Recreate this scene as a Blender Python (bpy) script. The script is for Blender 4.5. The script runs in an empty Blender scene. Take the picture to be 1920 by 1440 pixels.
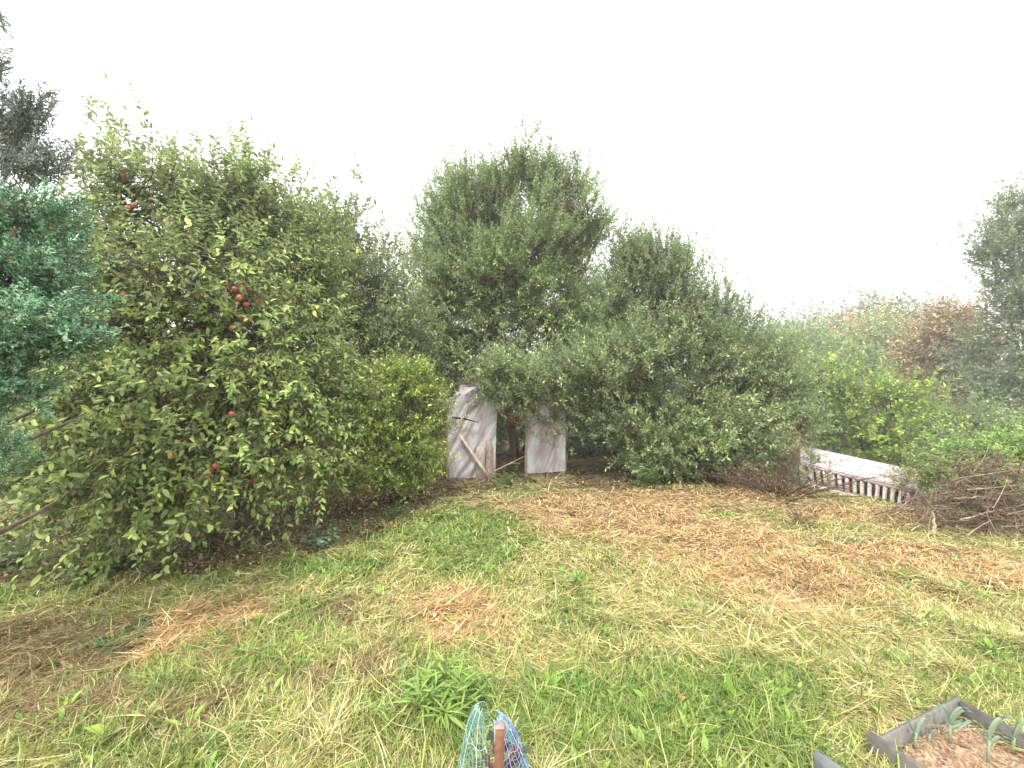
import bpy, math, random
import numpy as np
from mathutils import Vector
R = math.radians
rng = np.random.default_rng(7)
random.seed(7)
scene = bpy.context.scene

# ------------------------------------------------------------ camera
F = 747.0; CX = 960.0; HY = 720.0; EYE = 1.6
cd = bpy.data.cameras.new("camera"); cam = bpy.data.objects.new("camera", cd)
scene.collection.objects.link(cam); scene.camera = cam
cd.sensor_width = 36.0; cd.lens = 36.0 * F / 1920.0
cd.clip_start = 0.05; cd.clip_end = 2000
cam.location = (0, 0, EYE); cam.rotation_euler = (R(90), 0, 0)

# ------------------------------------------------------------ overcast sky
SUN_EL, SUN_AZ = R(58), R(200)
world = bpy.data.worlds.new("World"); scene.world = world; world.use_nodes = True
nt = world.node_tree; nt.nodes.clear()
out = nt.nodes.new('ShaderNodeOutputWorld'); bg = nt.nodes.new('ShaderNodeBackground')
sky = nt.nodes.new('ShaderNodeTexSky'); sky.sky_type = 'NISHITA'; sky.sun_disc = False
sky.sun_elevation = SUN_EL; sky.sun_rotation = SUN_AZ
sky.air_density = 1.0; sky.dust_density = 4.0
hs = nt.nodes.new('ShaderNodeHueSaturation'); hs.inputs['Saturation'].default_value = 0.15
mx = nt.nodes.new('ShaderNodeMixRGB'); mx.inputs['Fac'].default_value = 0.8   # cloud deck
mx.inputs['Color2'].default_value = (9.6, 9.7, 9.8, 1)
nt.links.new(sky.outputs[0], hs.inputs['Color']); nt.links.new(hs.outputs[0], mx.inputs['Color1'])
nt.links.new(mx.outputs[0], bg.inputs['Color']); bg.inputs['Strength'].default_value = 0.1
nt.links.new(bg.outputs[0], out.inputs[0])

sd = bpy.data.lights.new("sun", 'SUN'); sd.energy = 1.5; sd.angle = R(11); sd.color = (1, .96, .9)
sun = bpy.data.objects.new("sun", sd); scene.collection.objects.link(sun)
sun.rotation_euler = (R(90) - SUN_EL, 0, R(180) - SUN_AZ + R(-12))
sun.rotation_euler = (R(32), R(0), R(-20))

scene.view_settings.view_transform = 'Standard'; scene.view_settings.look = 'None'
scene.view_settings.exposure = 1.58; scene.view_settings.gamma = 1
scene.view_settings.use_curve_mapping = False
scene.render.engine = 'CYCLES'
cy = scene.cycles
cy.max_bounces = 9; cy.diffuse_bounces = 6; cy.glossy_bounces = 2; cy.transmission_bounces = 7
cy.transparent_max_bounces = 12; cy.volume_bounces = 1

# ------------------------------------------------------------ helpers
def at(px, py, d):
    """photo pixel at a depth -> world point"""
    return np.array([(px - CX) / F * d, d, EYE + (HY - py) / F * d])
def gnd(px, py):
    d = EYE * F / (py - HY)
    return np.array([(px - CX) / F * d, d])

def hash2(ix, iy, seed):
    h = (ix.astype(np.int64) * 374761393 + iy.astype(np.int64) * 668265263 + seed * 1442695041) & 0xffffffff
    h = ((h ^ (h >> 13)) * 1274126177) & 0xffffffff
    return ((h ^ (h >> 16)) & 0xffff) / 65535.0
def vn(x, y, s, seed=0):
    x = np.asarray(x, float) / s + 1000; y = np.asarray(y, float) / s + 1000
    ix = np.floor(x); iy = np.floor(y); fx = x - ix; fy = y - iy
    fx = fx * fx * (3 - 2 * fx); fy = fy * fy * (3 - 2 * fy)
    a = hash2(ix, iy, seed); b = hash2(ix + 1, iy, seed); c = hash2(ix, iy + 1, seed); d = hash2(ix + 1, iy + 1, seed)
    return (a * (1 - fx) + b * fx) * (1 - fy) + (c * (1 - fx) + d * fx) * fy
def fbm(x, y, s, seed=0):
    return (vn(x, y, s, seed) * .5 + vn(x, y, s / 2, seed + 1) * .3 + vn(x, y, s / 4, seed + 2) * .2)

def zt(x, y):
    x = np.asarray(x, float); y = np.asarray(y, float)
    t = (x - 4.9) + .35 * (y - 6.4)
    drop = .22 * np.log1p(np.exp(np.clip(t * 3, -30, 30))) / 3
    drop = np.minimum(np.where(t > 8, .22 * t, drop), 3.2)
    near = np.exp(-((x / 14) ** 2 + (y / 14) ** 2))
    b = (fbm(x, y, 1.6, 11) - .5) * .12 + (fbm(x, y, .38, 23) - .5) * .11
    far = (fbm(x, y, 30, 5) - .5) * 1.5 * (1 - near)
    return b * near + far - drop

def norm(v):
    return v / np.maximum(np.linalg.norm(v, axis=-1, keepdims=True), 1e-9)

def mesh_obj(name, V, faces, mat, parent=None, col=None, smooth=False):
    """faces: list of integer arrays (n,k)"""
    me = bpy.data.meshes.new(name)
    V = np.asarray(V, np.float32); fl = [np.asarray(f, np.int32) for f in faces if len(f)]
    loops = np.concatenate([f.ravel() for f in fl])
    tot = np.concatenate([np.full(len(f), f.shape[1], np.int32) for f in fl])
    start = np.concatenate([[0], np.cumsum(tot)[:-1]]).astype(np.int32)
    me.vertices.add(len(V)); me.vertices.foreach_set('co', V.ravel())
    me.loops.add(len(loops)); me.loops.foreach_set('vertex_index', loops)
    me.polygons.add(len(tot)); me.polygons.foreach_set('loop_start', start)
    try: me.polygons.foreach_set('loop_total', tot)
    except Exception: pass
    if smooth: me.polygons.foreach_set('use_smooth', np.ones(len(tot), bool))
    if col is not None:
        c = np.ones((len(V), 4), np.float32); c[:, :3] = col
        a = me.color_attributes.new('Col', 'FLOAT_COLOR', 'POINT'); a.data.foreach_set('color', c.ravel())
    me.update(calc_edges=True); me.validate()
    me.materials.append(mat)
    o = bpy.data.objects.new(name, me); scene.collection.objects.link(o)
    if parent is not None: o.parent = parent
    return o
def empty(name, loc):
    o = bpy.data.objects.new(name, None); scene.collection.objects.link(o)
    o.location = [float(v) for v in loc]; o.empty_display_size = .2
    return o
def tag(o, label=None, cat=None, group=None, kind=None):
    if label: o['label'] = label
    if cat: o['category'] = cat
    if group: o['group'] = group
    if kind: o['kind'] = kind
    return o
def local(V, root):
    return np.asarray(V) - np.array(root.location)[None]

class MB:
    def __init__(s): s.V = []; s.F = {3: [], 4: []}; s.C = []; s.n = 0
    def add(s, V, faces, c=(1, 1, 1)):
        V = np.asarray(V, float)
        for f in faces:
            f = np.asarray(f)
            if len(f): s.F[f.shape[1]].append(f + s.n)
        s.V.append(V); c = np.asarray(c, float)
        s.C.append(np.broadcast_to(c, V.shape).copy() if c.ndim == 1 else c); s.n += len(V)
    def box(s, c, size, rz=0, c3=(1, 1, 1), rx=0, ry=0):
        h = np.array(size) / 2
        P = np.array([[x, y, z] for x in (-1, 1) for y in (-1, 1) for z in (-1, 1)]) * h
        b = 0.12 * min(size)
        # chamfered look: shrink along the longest axis ends a little
        from mathutils import Euler
        M = np.array(Euler((rx, ry, rz)).to_matrix())
        P = P @ M.T + np.array(c)
        s.add(P, [np.array([[0, 1, 3, 2], [4, 6, 7, 5], [0, 4, 5, 1], [2, 3, 7, 6], [0, 2, 6, 4], [1, 5, 7, 3]])], c3)
    def beam(s, a, b, w, t, up=(0, 0, 1), c3=(1, 1, 1)):
        a = np.array(a, float); b = np.array(b, float); d = norm(b - a)
        u = np.cross(d, np.array(up, float)); u = norm(u); v = np.cross(u, d)
        n = 5; ts = np.linspace(0, 1, n); P = []
        for q in ts:
            j = rng.normal(0, .03, 2) * w
            for su, sv in ((-1, -1), (1, -1), (1, 1), (-1, 1)):
                P.append(a + (b - a) * q + u * (su * w / 2 + j[0]) + v * (sv * t / 2 + j[1] * .3))
        f = []
        for i in range(n - 1):
            for k in range(4):
                f.append([i * 4 + k, i * 4 + (k + 1) % 4, i * 4 + 4 + (k + 1) % 4, i * 4 + 4 + k])
        f.append([3, 2, 1, 0]); e = (n - 1) * 4; f.append([e, e + 1, e + 2, e + 3])
        s.add(P, [np.array(f)], c3)
    def tube(s, pts, rad, sides=6, c3=(1, 1, 1)):
        pts = np.asarray(pts, float); n = len(pts); rad = np.broadcast_to(np.asarray(rad, float), (n,))
        t = np.gradient(pts, axis=0); t = norm(t)
        ref = np.array([.31, .17, .93]);
        if abs(np.dot(t[0], ref)) > .95: ref = np.array([.93, .17, .31])
        u = norm(np.cross(t, ref)); v = np.cross(t, u)
        a = np.arange(sides) * 2 * np.pi / sides
        P = pts[:, None] + rad[:, None, None] * (np.cos(a)[None, :, None] * u[:, None] + np.sin(a)[None, :, None] * v[:, None])
        k = np.arange(sides); k2 = (k + 1) % sides
        f = np.concatenate([np.stack([i * sides + k, i * sides + k2, (i + 1) * sides + k2, (i + 1) * sides + k], 1) for i in range(n - 1)])
        P = P.reshape(-1, 3); P = np.concatenate([P, pts[:1], pts[-1:]])
        c0 = n * sides; e = (n - 1) * sides
        caps = np.concatenate([np.stack([k2, k, np.full(sides, c0)], 1), np.stack([e + k, e + k2, np.full(sides, c0 + 1)], 1)])
        s.add(P, [f, caps], c3)
    def sticks(s, A, B, r0, r1, c3=(1, 1, 1)):
        """many thin three-sided prisms"""
        A = np.asarray(A); B = np.asarray(B); n = len(A)
        if not n: return
        t = norm(B - A); u = norm(np.cross(t, np.array([.3, .2, .9]) + rng.normal(0, .01, (n, 3)))); v = np.cross(t, u)
        r0 = np.broadcast_to(r0, (n,)); r1 = np.broadcast_to(r1, (n,)); P = []
        for (C, r) in ((A, r0), (B, r1)):
            for a in (0, 2.094, 4.189):
                P.append(C + r[:, None] * (math.cos(a) * u + math.sin(a) * v))
        P = np.stack(P, 1).reshape(-1, 3); o = (np.arange(n) * 6)[:, None]
        f = np.concatenate([o + np.array([[i, (i + 1) % 3, 3 + (i + 1) % 3, 3 + i]]) for i in range(3)])
        s.add(P, [f], c3)
    def build(s, name, mat, parent=None, smooth=False, origin=True):
        V = np.concatenate(s.V)
        if parent is not None: V = local(V, parent)
        fs = [np.concatenate(s.F[k]) for k in (3, 4) if s.F[k]]
        return mesh_obj(name, V, fs, mat, parent, np.concatenate(s.C), smooth)

# leaf templates: (x across, y along, z up) and triangles
T8 = (np.array([[0, 0, 0], [-.42, .3, .16], [.42, .3, .16], [0, .3, 0], [-.4, .65, .12], [.4, .65, .12], [0, .65, -.03], [0, 1, -.12]]),
      np.array([[0, 3, 1], [0, 2, 3], [3, 6, 4], [3, 4, 1], [3, 2, 5], [3, 5, 6], [6, 7, 4], [6, 5, 7]]))
T4 = (np.array([[0, 0, 0], [-.5, .48, .16], [.5, .48, .16], [0, 1, 0]]), np.array([[0, 3, 1], [0, 2, 3]]))
def leaves(P, D, N, L, W, C, tpl):
    tv, tf = tpl; D = norm(D); S = norm(np.cross(D, N)); N = np.cross(S, D)
    n = len(P); L = np.broadcast_to(L, (n,)); W = np.broadcast_to(W, (n,))
    V = (P[:, None] + D[:, None] * (tv[None, :, 1:2] * L[:, None, None]) + S[:, None] * (tv[None, :, 0:1] * W[:, None, None])
         + N[:, None] * (tv[None, :, 2:3] * (W * .8 + L * .2)[:, None, None]))
    f = tf[None] + (np.arange(n) * len(tv))[:, None, None]
    return V.reshape(-1, 3), f.reshape(-1, 3), np.repeat(C, len(tv), 0)
def palette(n, cols, wts, jit=.18, clump=None):
    cols = np.array(cols, float); wts = np.array(wts, float); wts /= wts.sum()
    k = rng.choice(len(cols), n, p=wts)
    c = cols[k] * np.exp(rng.normal(0, jit, (n, 1))) * np.exp(rng.normal(0, jit * .25, (n, 3)))
    return c
def rand_dir(n):
    return norm(rng.normal(size=(n, 3)))

# ------------------------------------------------------------ materials
def mat_col(name, rough=.6, trans=0., spec=.3, noise=0., nscale=40., under=None, bump=0.):
    m = bpy.data.materials.new(name); m.use_nodes = True; t = m.node_tree; p = t.nodes['Principled BSDF']; o = t.nodes['Material Output']
    a = t.nodes.new('ShaderNodeAttribute'); a.attribute_name = 'Col'; src = a.outputs['Color']
    p.inputs['Roughness'].default_value = rough; p.inputs['Specular IOR Level'].default_value = spec
    if noise:
        nz = t.nodes.new('ShaderNodeTexNoise'); nz.inputs['Scale'].default_value = nscale; nz.inputs['Detail'].default_value = 6
        g = t.nodes.new('ShaderNodeNewGeometry'); t.links.new(g.outputs['Position'], nz.inputs['Vector'])
        mr = t.nodes.new('ShaderNodeMapRange'); mr.inputs['From Min'].default_value = .3; mr.inputs['From Max'].default_value = .7
        mr.inputs['To Min'].default_value = 1 - noise; mr.inputs['To Max'].default_value = 1 + noise
        t.links.new(nz.outputs['Fac'], mr.inputs['Value'])
        mu = t.nodes.new('ShaderNodeVectorMath'); mu.operation = 'SCALE'
        t.links.new(src, mu.inputs[0]); t.links.new(mr.outputs[0], mu.inputs['Scale']); src = mu.outputs[0]
        if bump:
            b = t.nodes.new('ShaderNodeBump'); b.inputs['Strength'].default_value = bump; b.inputs['Distance'].default_value = .01
            t.links.new(nz.outputs['Fac'], b.inputs['Height']); t.links.new(b.outputs[0], p.inputs['Normal'])
    if under:
        g = t.nodes.new('ShaderNodeNewGeometry'); mx = t.nodes.new('ShaderNodeMixRGB'); mx.inputs['Color2'].default_value = (*under, 1)
        f = t.nodes.new('ShaderNodeMath'); f.operation = 'MULTIPLY'; f.inputs[1].default_value = .55
        t.links.new(g.outputs['Backfacing'], f.inputs[0]); t.links.new(f.outputs[0], mx.inputs['Fac'])
        t.links.new(src, mx.inputs['Color1']); src = mx.outputs[0]
    t.links.new(src, p.inputs['Base Color'])
    if trans:
        tr = t.nodes.new('ShaderNodeBsdfTranslucent'); ms = t.nodes.new('ShaderNodeMixShader'); ms.inputs[0].default_value = trans
        t.links.new(src, tr.inputs['Color']); t.links.new(p.outputs[0], ms.inputs[1]); t.links.new(tr.outputs[0], ms.inputs[2])
        t.links.new(ms.outputs[0], o.inputs['Surface'])
    return m
M_leaf = mat_col('leaf', .42, .42, .5, under=(.3, .34, .2))
M_willow = mat_col('willow_leaf', .42, .4, .5, under=(.36, .43, .27))
M_conifer = mat_col('conifer_leaf', .6, .2, .25)
M_grass = mat_col('grass', .65, .3, .25)
M_dry = mat_col('dry_leaf', .8, .15, .15)
M_bark = mat_col('bark', .85, 0, .2, noise=.4, nscale=30, bump=.6)
M_soil = mat_col('soil', .95, 0, .1, noise=.35, nscale=60, bump=.8)
M_wood = mat_col('weathered_wood', .8, 0, .2, noise=.3, nscale=25, bump=.4)
M_paint = mat_col('old_white_paint', .6, 0, .3, noise=.18, nscale=12, bump=.2)
M_stone = mat_col('grey_board', .7, 0, .3, noise=.2, nscale=35, bump=.3)
M_apple = mat_col('apple_skin', .35, 0, .5, noise=.25, nscale=50)
M_net = mat_col('net_strand', .5, .2, .3)

m = bpy.data.materials.new('polythene'); m.use_nodes = True; t = m.node_tree; p = t.nodes['Principled BSDF']; o = t.nodes['Material Output']
nz = t.nodes.new('ShaderNodeTexNoise'); nz.inputs['Scale'].default_value = 4; nz.inputs['Detail'].default_value = 8
cr = t.nodes.new('ShaderNodeValToRGB'); cr.color_ramp.elements[0].color = (.5, .38, .4, 1); cr.color_ramp.elements[1].color = (.76, .78, .82, 1)
cr.color_ramp.elements[0].position = .35; cr.color_ramp.elements[1].position = .62
t.links.new(nz.outputs['Fac'], cr.inputs[0]); t.links.new(cr.outputs[0], p.inputs['Base Color']); p.inputs['Roughness'].default_value = .28
p.inputs['Specular IOR Level'].default_value = .6
tr = t.nodes.new('ShaderNodeBsdfTranslucent'); tp = t.nodes.new('ShaderNodeBsdfTransparent'); a = t.nodes.new('ShaderNodeMixShader'); b = t.nodes.new('ShaderNodeMixShader')
a.inputs[0].default_value = .25; b.inputs[0].default_value = .18
t.links.new(cr.outputs[0], tr.inputs['Color']); t.links.new(p.outputs[0], a.inputs[1]); t.links.new(tr.outputs[0], a.inputs[2])
t.links.new(a.outputs[0], b.inputs[1]); t.links.new(tp.outputs[0], b.inputs[2]); t.links.new(b.outputs[0], o.inputs['Surface'])
M_poly = m

# ------------------------------------------------------------ ground cover map (what grows or lies where, in metres)
R_, Y_, G_, D_, L_ = range(5)
def pe(px, py, rx, ry, k, s=1.):
    c = gnd(px, py); d = c[1]; lo = gnd(px, py - min(ry, (py - HY) * .6))[1]; hi = gnd(px, py + ry)[1]
    return (c[0], (lo + hi) / 2, rx * d / F, (lo - hi) / 2, k, s)
patches = [pe(1150, 965, 260, 50, R_, 1.2), pe(1010, 950, 90, 30, R_), pe(1330, 1010, 230, 60, R_), pe(1480, 1090, 220, 80, R_, 1.1), pe(1700, 1045, 230, 35, R_),
           pe(1600, 960, 120, 30, R_, .7), pe(1300, 925, 280, 24, R_, 1.2), pe(1620, 1110, 160, 60, R_, .8), pe(450, 1230, 120, 30, R_, .6), pe(1880, 1070, 90, 30, R_, .9),
           pe(860, 1160, 95, 60, R_, 1.1), pe(820, 1200, 60, 40, R_, .7), pe(340, 1190, 110, 50, R_, 1.2), pe(190, 1240, 90, 22, R_, .9),
           pe(1750, 1180, 260, 120, Y_, .6), pe(1250, 1100, 200, 50, Y_, .8), pe(1000, 1220, 200, 60, Y_, .5), pe(1400, 1230, 200, 60, Y_, .7),
           pe(880, 1000, 150, 60, G_, 1.2), pe(720, 1010, 110, 40, G_, .8), pe(600, 1075, 180, 35, G_, 1.), pe(870, 1060, 110, 30, G_, .9),
           pe(1200, 1370, 420, 85, G_, 1.3), pe(1150, 1290, 120, 40, G_, .6), pe(1450, 1330, 160, 60, G_, .8), pe(850, 1310, 90, 35, G_, 1.1), pe(760, 1390, 250, 70, G_, .9),
           pe(420, 1260, 180, 60, G_, .7), pe(330, 1400, 180, 40, G_, .7), pe(60, 1120, 110, 30, G_, .5), pe(230, 1200, 60, 14, G_, 1.2), pe(380, 1090, 160, 20, G_, .7),
           pe(1870, 1250, 60, 20, G_, .8), pe(1350, 1060, 60, 18, G_, .7), pe(1350, 960, 40, 14, G_, .7), pe(570, 1190, 110, 50, G_, .5),
           pe(1880, 1300, 100, 20, G_, .7), pe(950, 905, 60, 12, G_, .5),
           pe(110, 1260, 230, 90, D_, 1.25), pe(480, 1210, 100, 30, D_, .7), pe(560, 1290, 90, 40, D_, .7), pe(130, 1350, 200, 50, D_, 1.), pe(300, 1290, 90, 40, D_, .8), pe(60, 1200, 120, 40, D_, .9), pe(400, 1330, 90, 30, D_, .6), pe(650, 1170, 50, 30, D_, .9), pe(700, 1270, 100, 40, D_, .7), pe(1500, 1085, 50, 16, D_, .9),
           pe(330, 1010, 430, 85, L_, 1.5), pe(620, 950, 180, 35, L_, 1.3), pe(330, 1060, 260, 30, L_, .9), pe(60, 1020, 160, 60, L_, 1.1), pe(860, 905, 80, 16, L_, .8), pe(1200, 893, 260, 16, L_, 1.),
           (-4., 9., 5., 5., L_, 1.), (2.5, 9.5, 3.5, 2.4, L_, 1.2), (12, 14, 8, 7, G_, .8)]
def cover(x, y, jit=0.):
    x = np.asarray(x, float); y = np.asarray(y, float)
    wx = x + (fbm(x, y, .7, 31) - .5) * .7; wy = y + (fbm(x, y, .7, 41) - .5) * .7
    W = np.zeros((5,) + x.shape) - .6; W[Y_] = .36 + (fbm(x, y, .5, 77) - .5) * .6; W[G_] = .0 + (fbm(x, y, .45, 87) - .5) * 1.5
    for (cx, cy_, rx, ry, k, s) in patches:
        r2 = ((wx - cx) / rx) ** 2 + ((wy - cy_) / max(ry, .05)) ** 2
        W[k] = np.maximum(W[k], s * (1.15 - r2))
    if jit: W = W + rng.normal(0, jit, W.shape)
    return W.argmax(0)
COLS = {R_: [[.58, .4, .19], [.45, .29, .14], [.74, .55, .31], [.26, .165, .09], [.42, .35, .16]],
        Y_: [[.46, .40, .16], [.58, .51, .24], [.31, .27, .1], [.24, .29, .09], [.72, .64, .38]],
        G_: [[.2, .28, .07], [.28, .36, .09], [.14, .2, .055], [.38, .4, .15], [.46, .41, .2]],
        D_: [[.27, .2, .1], [.19, .14, .07], [.4, .31, .17], [.32, .19, .11], [.18, .21, .07]],
        L_: [[.27, .18, .1], [.18, .12, .065], [.38, .27, .15], [.46, .36, .22], [.18, .24, .07]]}
WT = [.34, .26, .2, .1, .1]
def cover_col(k, n):
    c = np.zeros((n, 3))
    for q in range(5):
        i = np.where(k == q)[0]
        if len(i): c[i] = palette(len(i), COLS[q], WT, .3)
    return c

# ------------------------------------------------------------ ground sheet
def axis(lo, hi, step, far):
    a = list(np.arange(lo, hi, step)); s = step; v = a[-1]
    while v < far: s *= 1.25; v += s; a.append(v)
    s = step; v = a[0]; b = []
    while v > -far: s *= 1.25; v -= s; b.append(v)
    return np.array(b[::-1] + a)
gx = axis(-8, 9, .07, 600); gy = axis(.2, 10, .07, 600)
X, Y = np.meshgrid(gx, gy); Z = zt(X, Y)
V = np.stack([X.ravel(), Y.ravel(), Z.ravel()], 1); nx, ny = len(gx), len(gy)
i = (np.arange(ny - 1)[:, None] * nx + np.arange(nx - 1)[None]).ravel()
k = cover(X.ravel(), Y.ravel(), .15)
gc = cover_col(k, len(k)) * .32
far = (np.hypot(X, Y).ravel() > 13); gc[far] = np.array([.05, .075, .025]) * np.exp(rng.normal(0, .2, (far.sum(), 1)))
g = mesh_obj('ground', V, [np.stack([i, i + 1, i + 1 + nx, i + nx], 1)], M_soil, None, gc, True)
tag(g, 'mown garden ground of bare soil under cut grass and hay', kind='structure')

# ------------------------------------------------------------ cut hay and growing grass
def strands(n, xy, L, w, el, heading, zb, bend, C, curl=.0, seg=4):
    """flat curved strips"""
    ts = np.linspace(0, 1, seg); P = []
    x, y = xy[:, 0].copy(), xy[:, 1].copy(); z = zb.copy(); h = heading.copy(); e = el.copy()
    side = []
    for q in range(seg):
        P.append(np.stack([x, y, z], 1)); side.append(np.stack([-np.sin(h), np.cos(h), rng.normal(0, .35, n)], 1))
        st = L / (seg - 1)
        x = x + np.cos(h) * np.cos(e) * st; y = y + np.sin(h) * np.cos(e) * st; z = z + np.sin(e) * st
        h = h + bend; e = e - curl
    wf = [1, .95, .7, .08] if seg == 4 else [1, .7, .08]
    V = np.stack([P[q] + s * norm(side[q]) * (w * wf[q] / 2)[:, None] for q in range(seg) for s in (-1, 1)], 1)
    nv = seg * 2; o = (np.arange(n) * nv)[:, None]
    f = np.concatenate([o + np.array([[2 * q, 2 * q + 1, 2 * q + 3, 2 * q + 2]]) for q in range(seg - 1)])
    return V.reshape(-1, 3), f, np.repeat(C, nv, 0)
def scatter(n, vmin=150, vmax=860, p=1., spread=1.55):
    v = vmin + (vmax - vmin) * rng.random(n) ** p; d = EYE * F / v
    x = (rng.random(n) * 2 - 1) * spread * d
    return np.stack([x, d], 1)
BED = None
def clear_bed(xy):
    A = np.array([2.08, 1.87]); u = norm(np.array([-.53, -.20])); w = norm(np.array([.35, -.94]))
    r = xy - A; a = r @ u; b = r @ w
    return ~((a > -.02) & (a < .59) & (b > -.02) & (b < 1.25))
def heading_field(x, y):
    return (fbm(x, y, 1.1, 51) * 2 - 1) * 3.6 + .35
def hay(n):
    xy = scatter(n, 150, 860, .85); xy = xy[clear_bed(xy)]; n = len(xy)
    k = cover(xy[:, 0], xy[:, 1], .22)
    keep = (rng.random(n) < np.choose(k, [1, 1, .45, 1, .35])); xy = xy[keep]; k = k[keep]; n = len(xy)
    d = xy[:, 1]
    L = np.exp(rng.normal(-2.65, .55, n)); L = np.clip(L, .02, .33)
    w = (.0022 + .0026 * rng.random(n)) * (1 + .36 * np.maximum(d - 2, 0))
    h = heading_field(xy[:, 0], xy[:, 1]) + rng.normal(0, .75, n) + np.where(rng.random(n) < .5, np.pi, 0)
    cl_ = vn(xy[:, 0], xy[:, 1], .11, 64) * vn(xy[:, 0], xy[:, 1], .4, 65); thick = .008 + .045 * fbm(xy[:, 0], xy[:, 1], .35, 61) + .16 * np.maximum(cl_ - .3, 0)
    zb = zt(xy[:, 0], xy[:, 1]) + rng.random(n) * thick + .004
    el = rng.normal(.08, .2, n) + .5 * np.maximum(cl_ - .35, 0)
    c = cover_col(k, n)
    return strands(n, xy, L, w, el, h, zb, rng.normal(0, .22, n), c, rng.normal(.04, .08, n))
V, f, c = hay(450000)
tag(mesh_obj('hay', V, [f], M_grass, None, c), 'cut grass lying in dry russet and yellow swathes over the lawn', kind='stuff')
def grass(n):
    xy = scatter(n, 150, 860, .85); xy = xy[clear_bed(xy)]; n = len(xy)
    k = cover(xy[:, 0], xy[:, 1], .3)
    keep = (rng.random(n) < np.choose(k, [.05, .14, 1, .1, .12])); xy = xy[keep]; n = len(xy); d = xy[:, 1]
    L = np.clip(np.exp(rng.normal(-2.75, .4, n)), .025, .22) * np.where(d < 3, 1.2, 1)
    w = (.003 + .0035 * rng.random(n)) * (1 + .2 * np.maximum(d - 2, 0))
    el = np.clip(rng.normal(.85, .35, n), .1, 1.5)
    c = palette(n, [[.19, .28, .06], [.27, .37, .08], [.12, .19, .05], [.4, .46, .14], [.5, .47, .2]], [.3, .3, .2, .14, .08], .18)
    c = c * (.6 + .75 * fbm(xy[:, 0], xy[:, 1], .4, 91))[:, None]
    return strands(n, xy, L, w, el, rng.random(n) * 6.283, zt(xy[:, 0], xy[:, 1]) + .004, rng.normal(0, .2, n), c, rng.normal(.3, .2, n))
V, f, c = grass(220000)
tag(mesh_obj('grass', V, [f], M_grass, None, c), 'short green grass growing through the cut hay', kind='stuff')

def weeds(n, pred, L0, tpl=T8):
    xy = scatter(n, 150, 860, .8); xy = xy[clear_bed(xy)]; k = cover(xy[:, 0], xy[:, 1], .2)
    xy = xy[pred(k, xy)]; n = len(xy); m_ = 6
    P = np.repeat(np.column_stack([xy, zt(xy[:, 0], xy[:, 1]) + .015]), m_, 0); N_ = len(P)
    a = rng.random(N_) * 6.283; e = rng.normal(.55, .3, N_)
    D = np.stack([np.cos(a) * np.cos(e), np.sin(a) * np.cos(e), np.sin(e)], 1)
    P = P + D * (rng.random(N_) * .03)[:, None]
    L = np.repeat(np.exp(rng.normal(math.log(L0), .3, n)), m_) * (.6 + .5 * rng.random(N_))
    Nn = np.stack([-np.cos(a) * np.sin(e), -np.sin(a) * np.sin(e), np.cos(e)], 1) + rng.normal(0, .2, (N_, 3))
    cb = palette(n, [[.22, .38, .06], [.3, .46, .08], [.15, .26, .07], [.4, .5, .12], [.24, .35, .15]], [3, 3, 2, 1, 1], .15)
    return leaves(P, D, Nn, L, L * .38, np.repeat(cb, m_, 0) * np.exp(rng.normal(0, .1, (N_, 1))), tpl)
V, f, c = weeds(9000, lambda k, xy: (rng.random(len(k)) < np.choose(k, [.03, .05, .75, .08, .22])), .048)
tag(mesh_obj('low_weeds', V, [f], M_leaf, None, c), 'low broad leaved weeds and clover among the grass', kind='stuff')

def litter(n):
    xy = scatter(n, 150, 700, 1.); k = cover(xy[:, 0], xy[:, 1], .15)
    xy = xy[clear_bed(xy) & (rng.random(n) < np.choose(k, [.02, .015, .015, .06, 1]))]; n = len(xy)
    P = np.column_stack([xy, zt(xy[:, 0], xy[:, 1]) + .01 + .05 * rng.random(n)])
    D = rand_dir(n); D[:, 2] *= .4; N_ = rng.normal(0, .5, (n, 3)) + [0, 0, 1]
    L = .022 + .035 * rng.random(n)
    c = palette(n, [[.33, .17, .09], [.38, .26, .14], [.48, .36, .22], [.15, .09, .05], [.6, .5, .15], [.6, .55, .42]], [4, 4, 2.5, 3, .5, .25], .2)
    return leaves(P, D, N_, L, L * .6, c, T8)
V, f, c = litter(26000)
tag(mesh_obj('leaf_litter', V, [f], M_dry, None, c), 'brown fallen leaves lying under the apple trees', kind='stuff')

# ------------------------------------------------------------ trees
def ell(px, py, d, rx, ry, rd=None):
    s = d / F
    return (at(px, py, d), np.array([rx * s, (rd if rd else (rx + ry) / 2) * s, ry * s]))
def bez(a, b, c, n=7):
    t_ = np.linspace(0, 1, n)[:, None]
    return (1 - t_) ** 2 * a + 2 * t_ * (1 - t_) * b + t_ ** 2 * c

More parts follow.
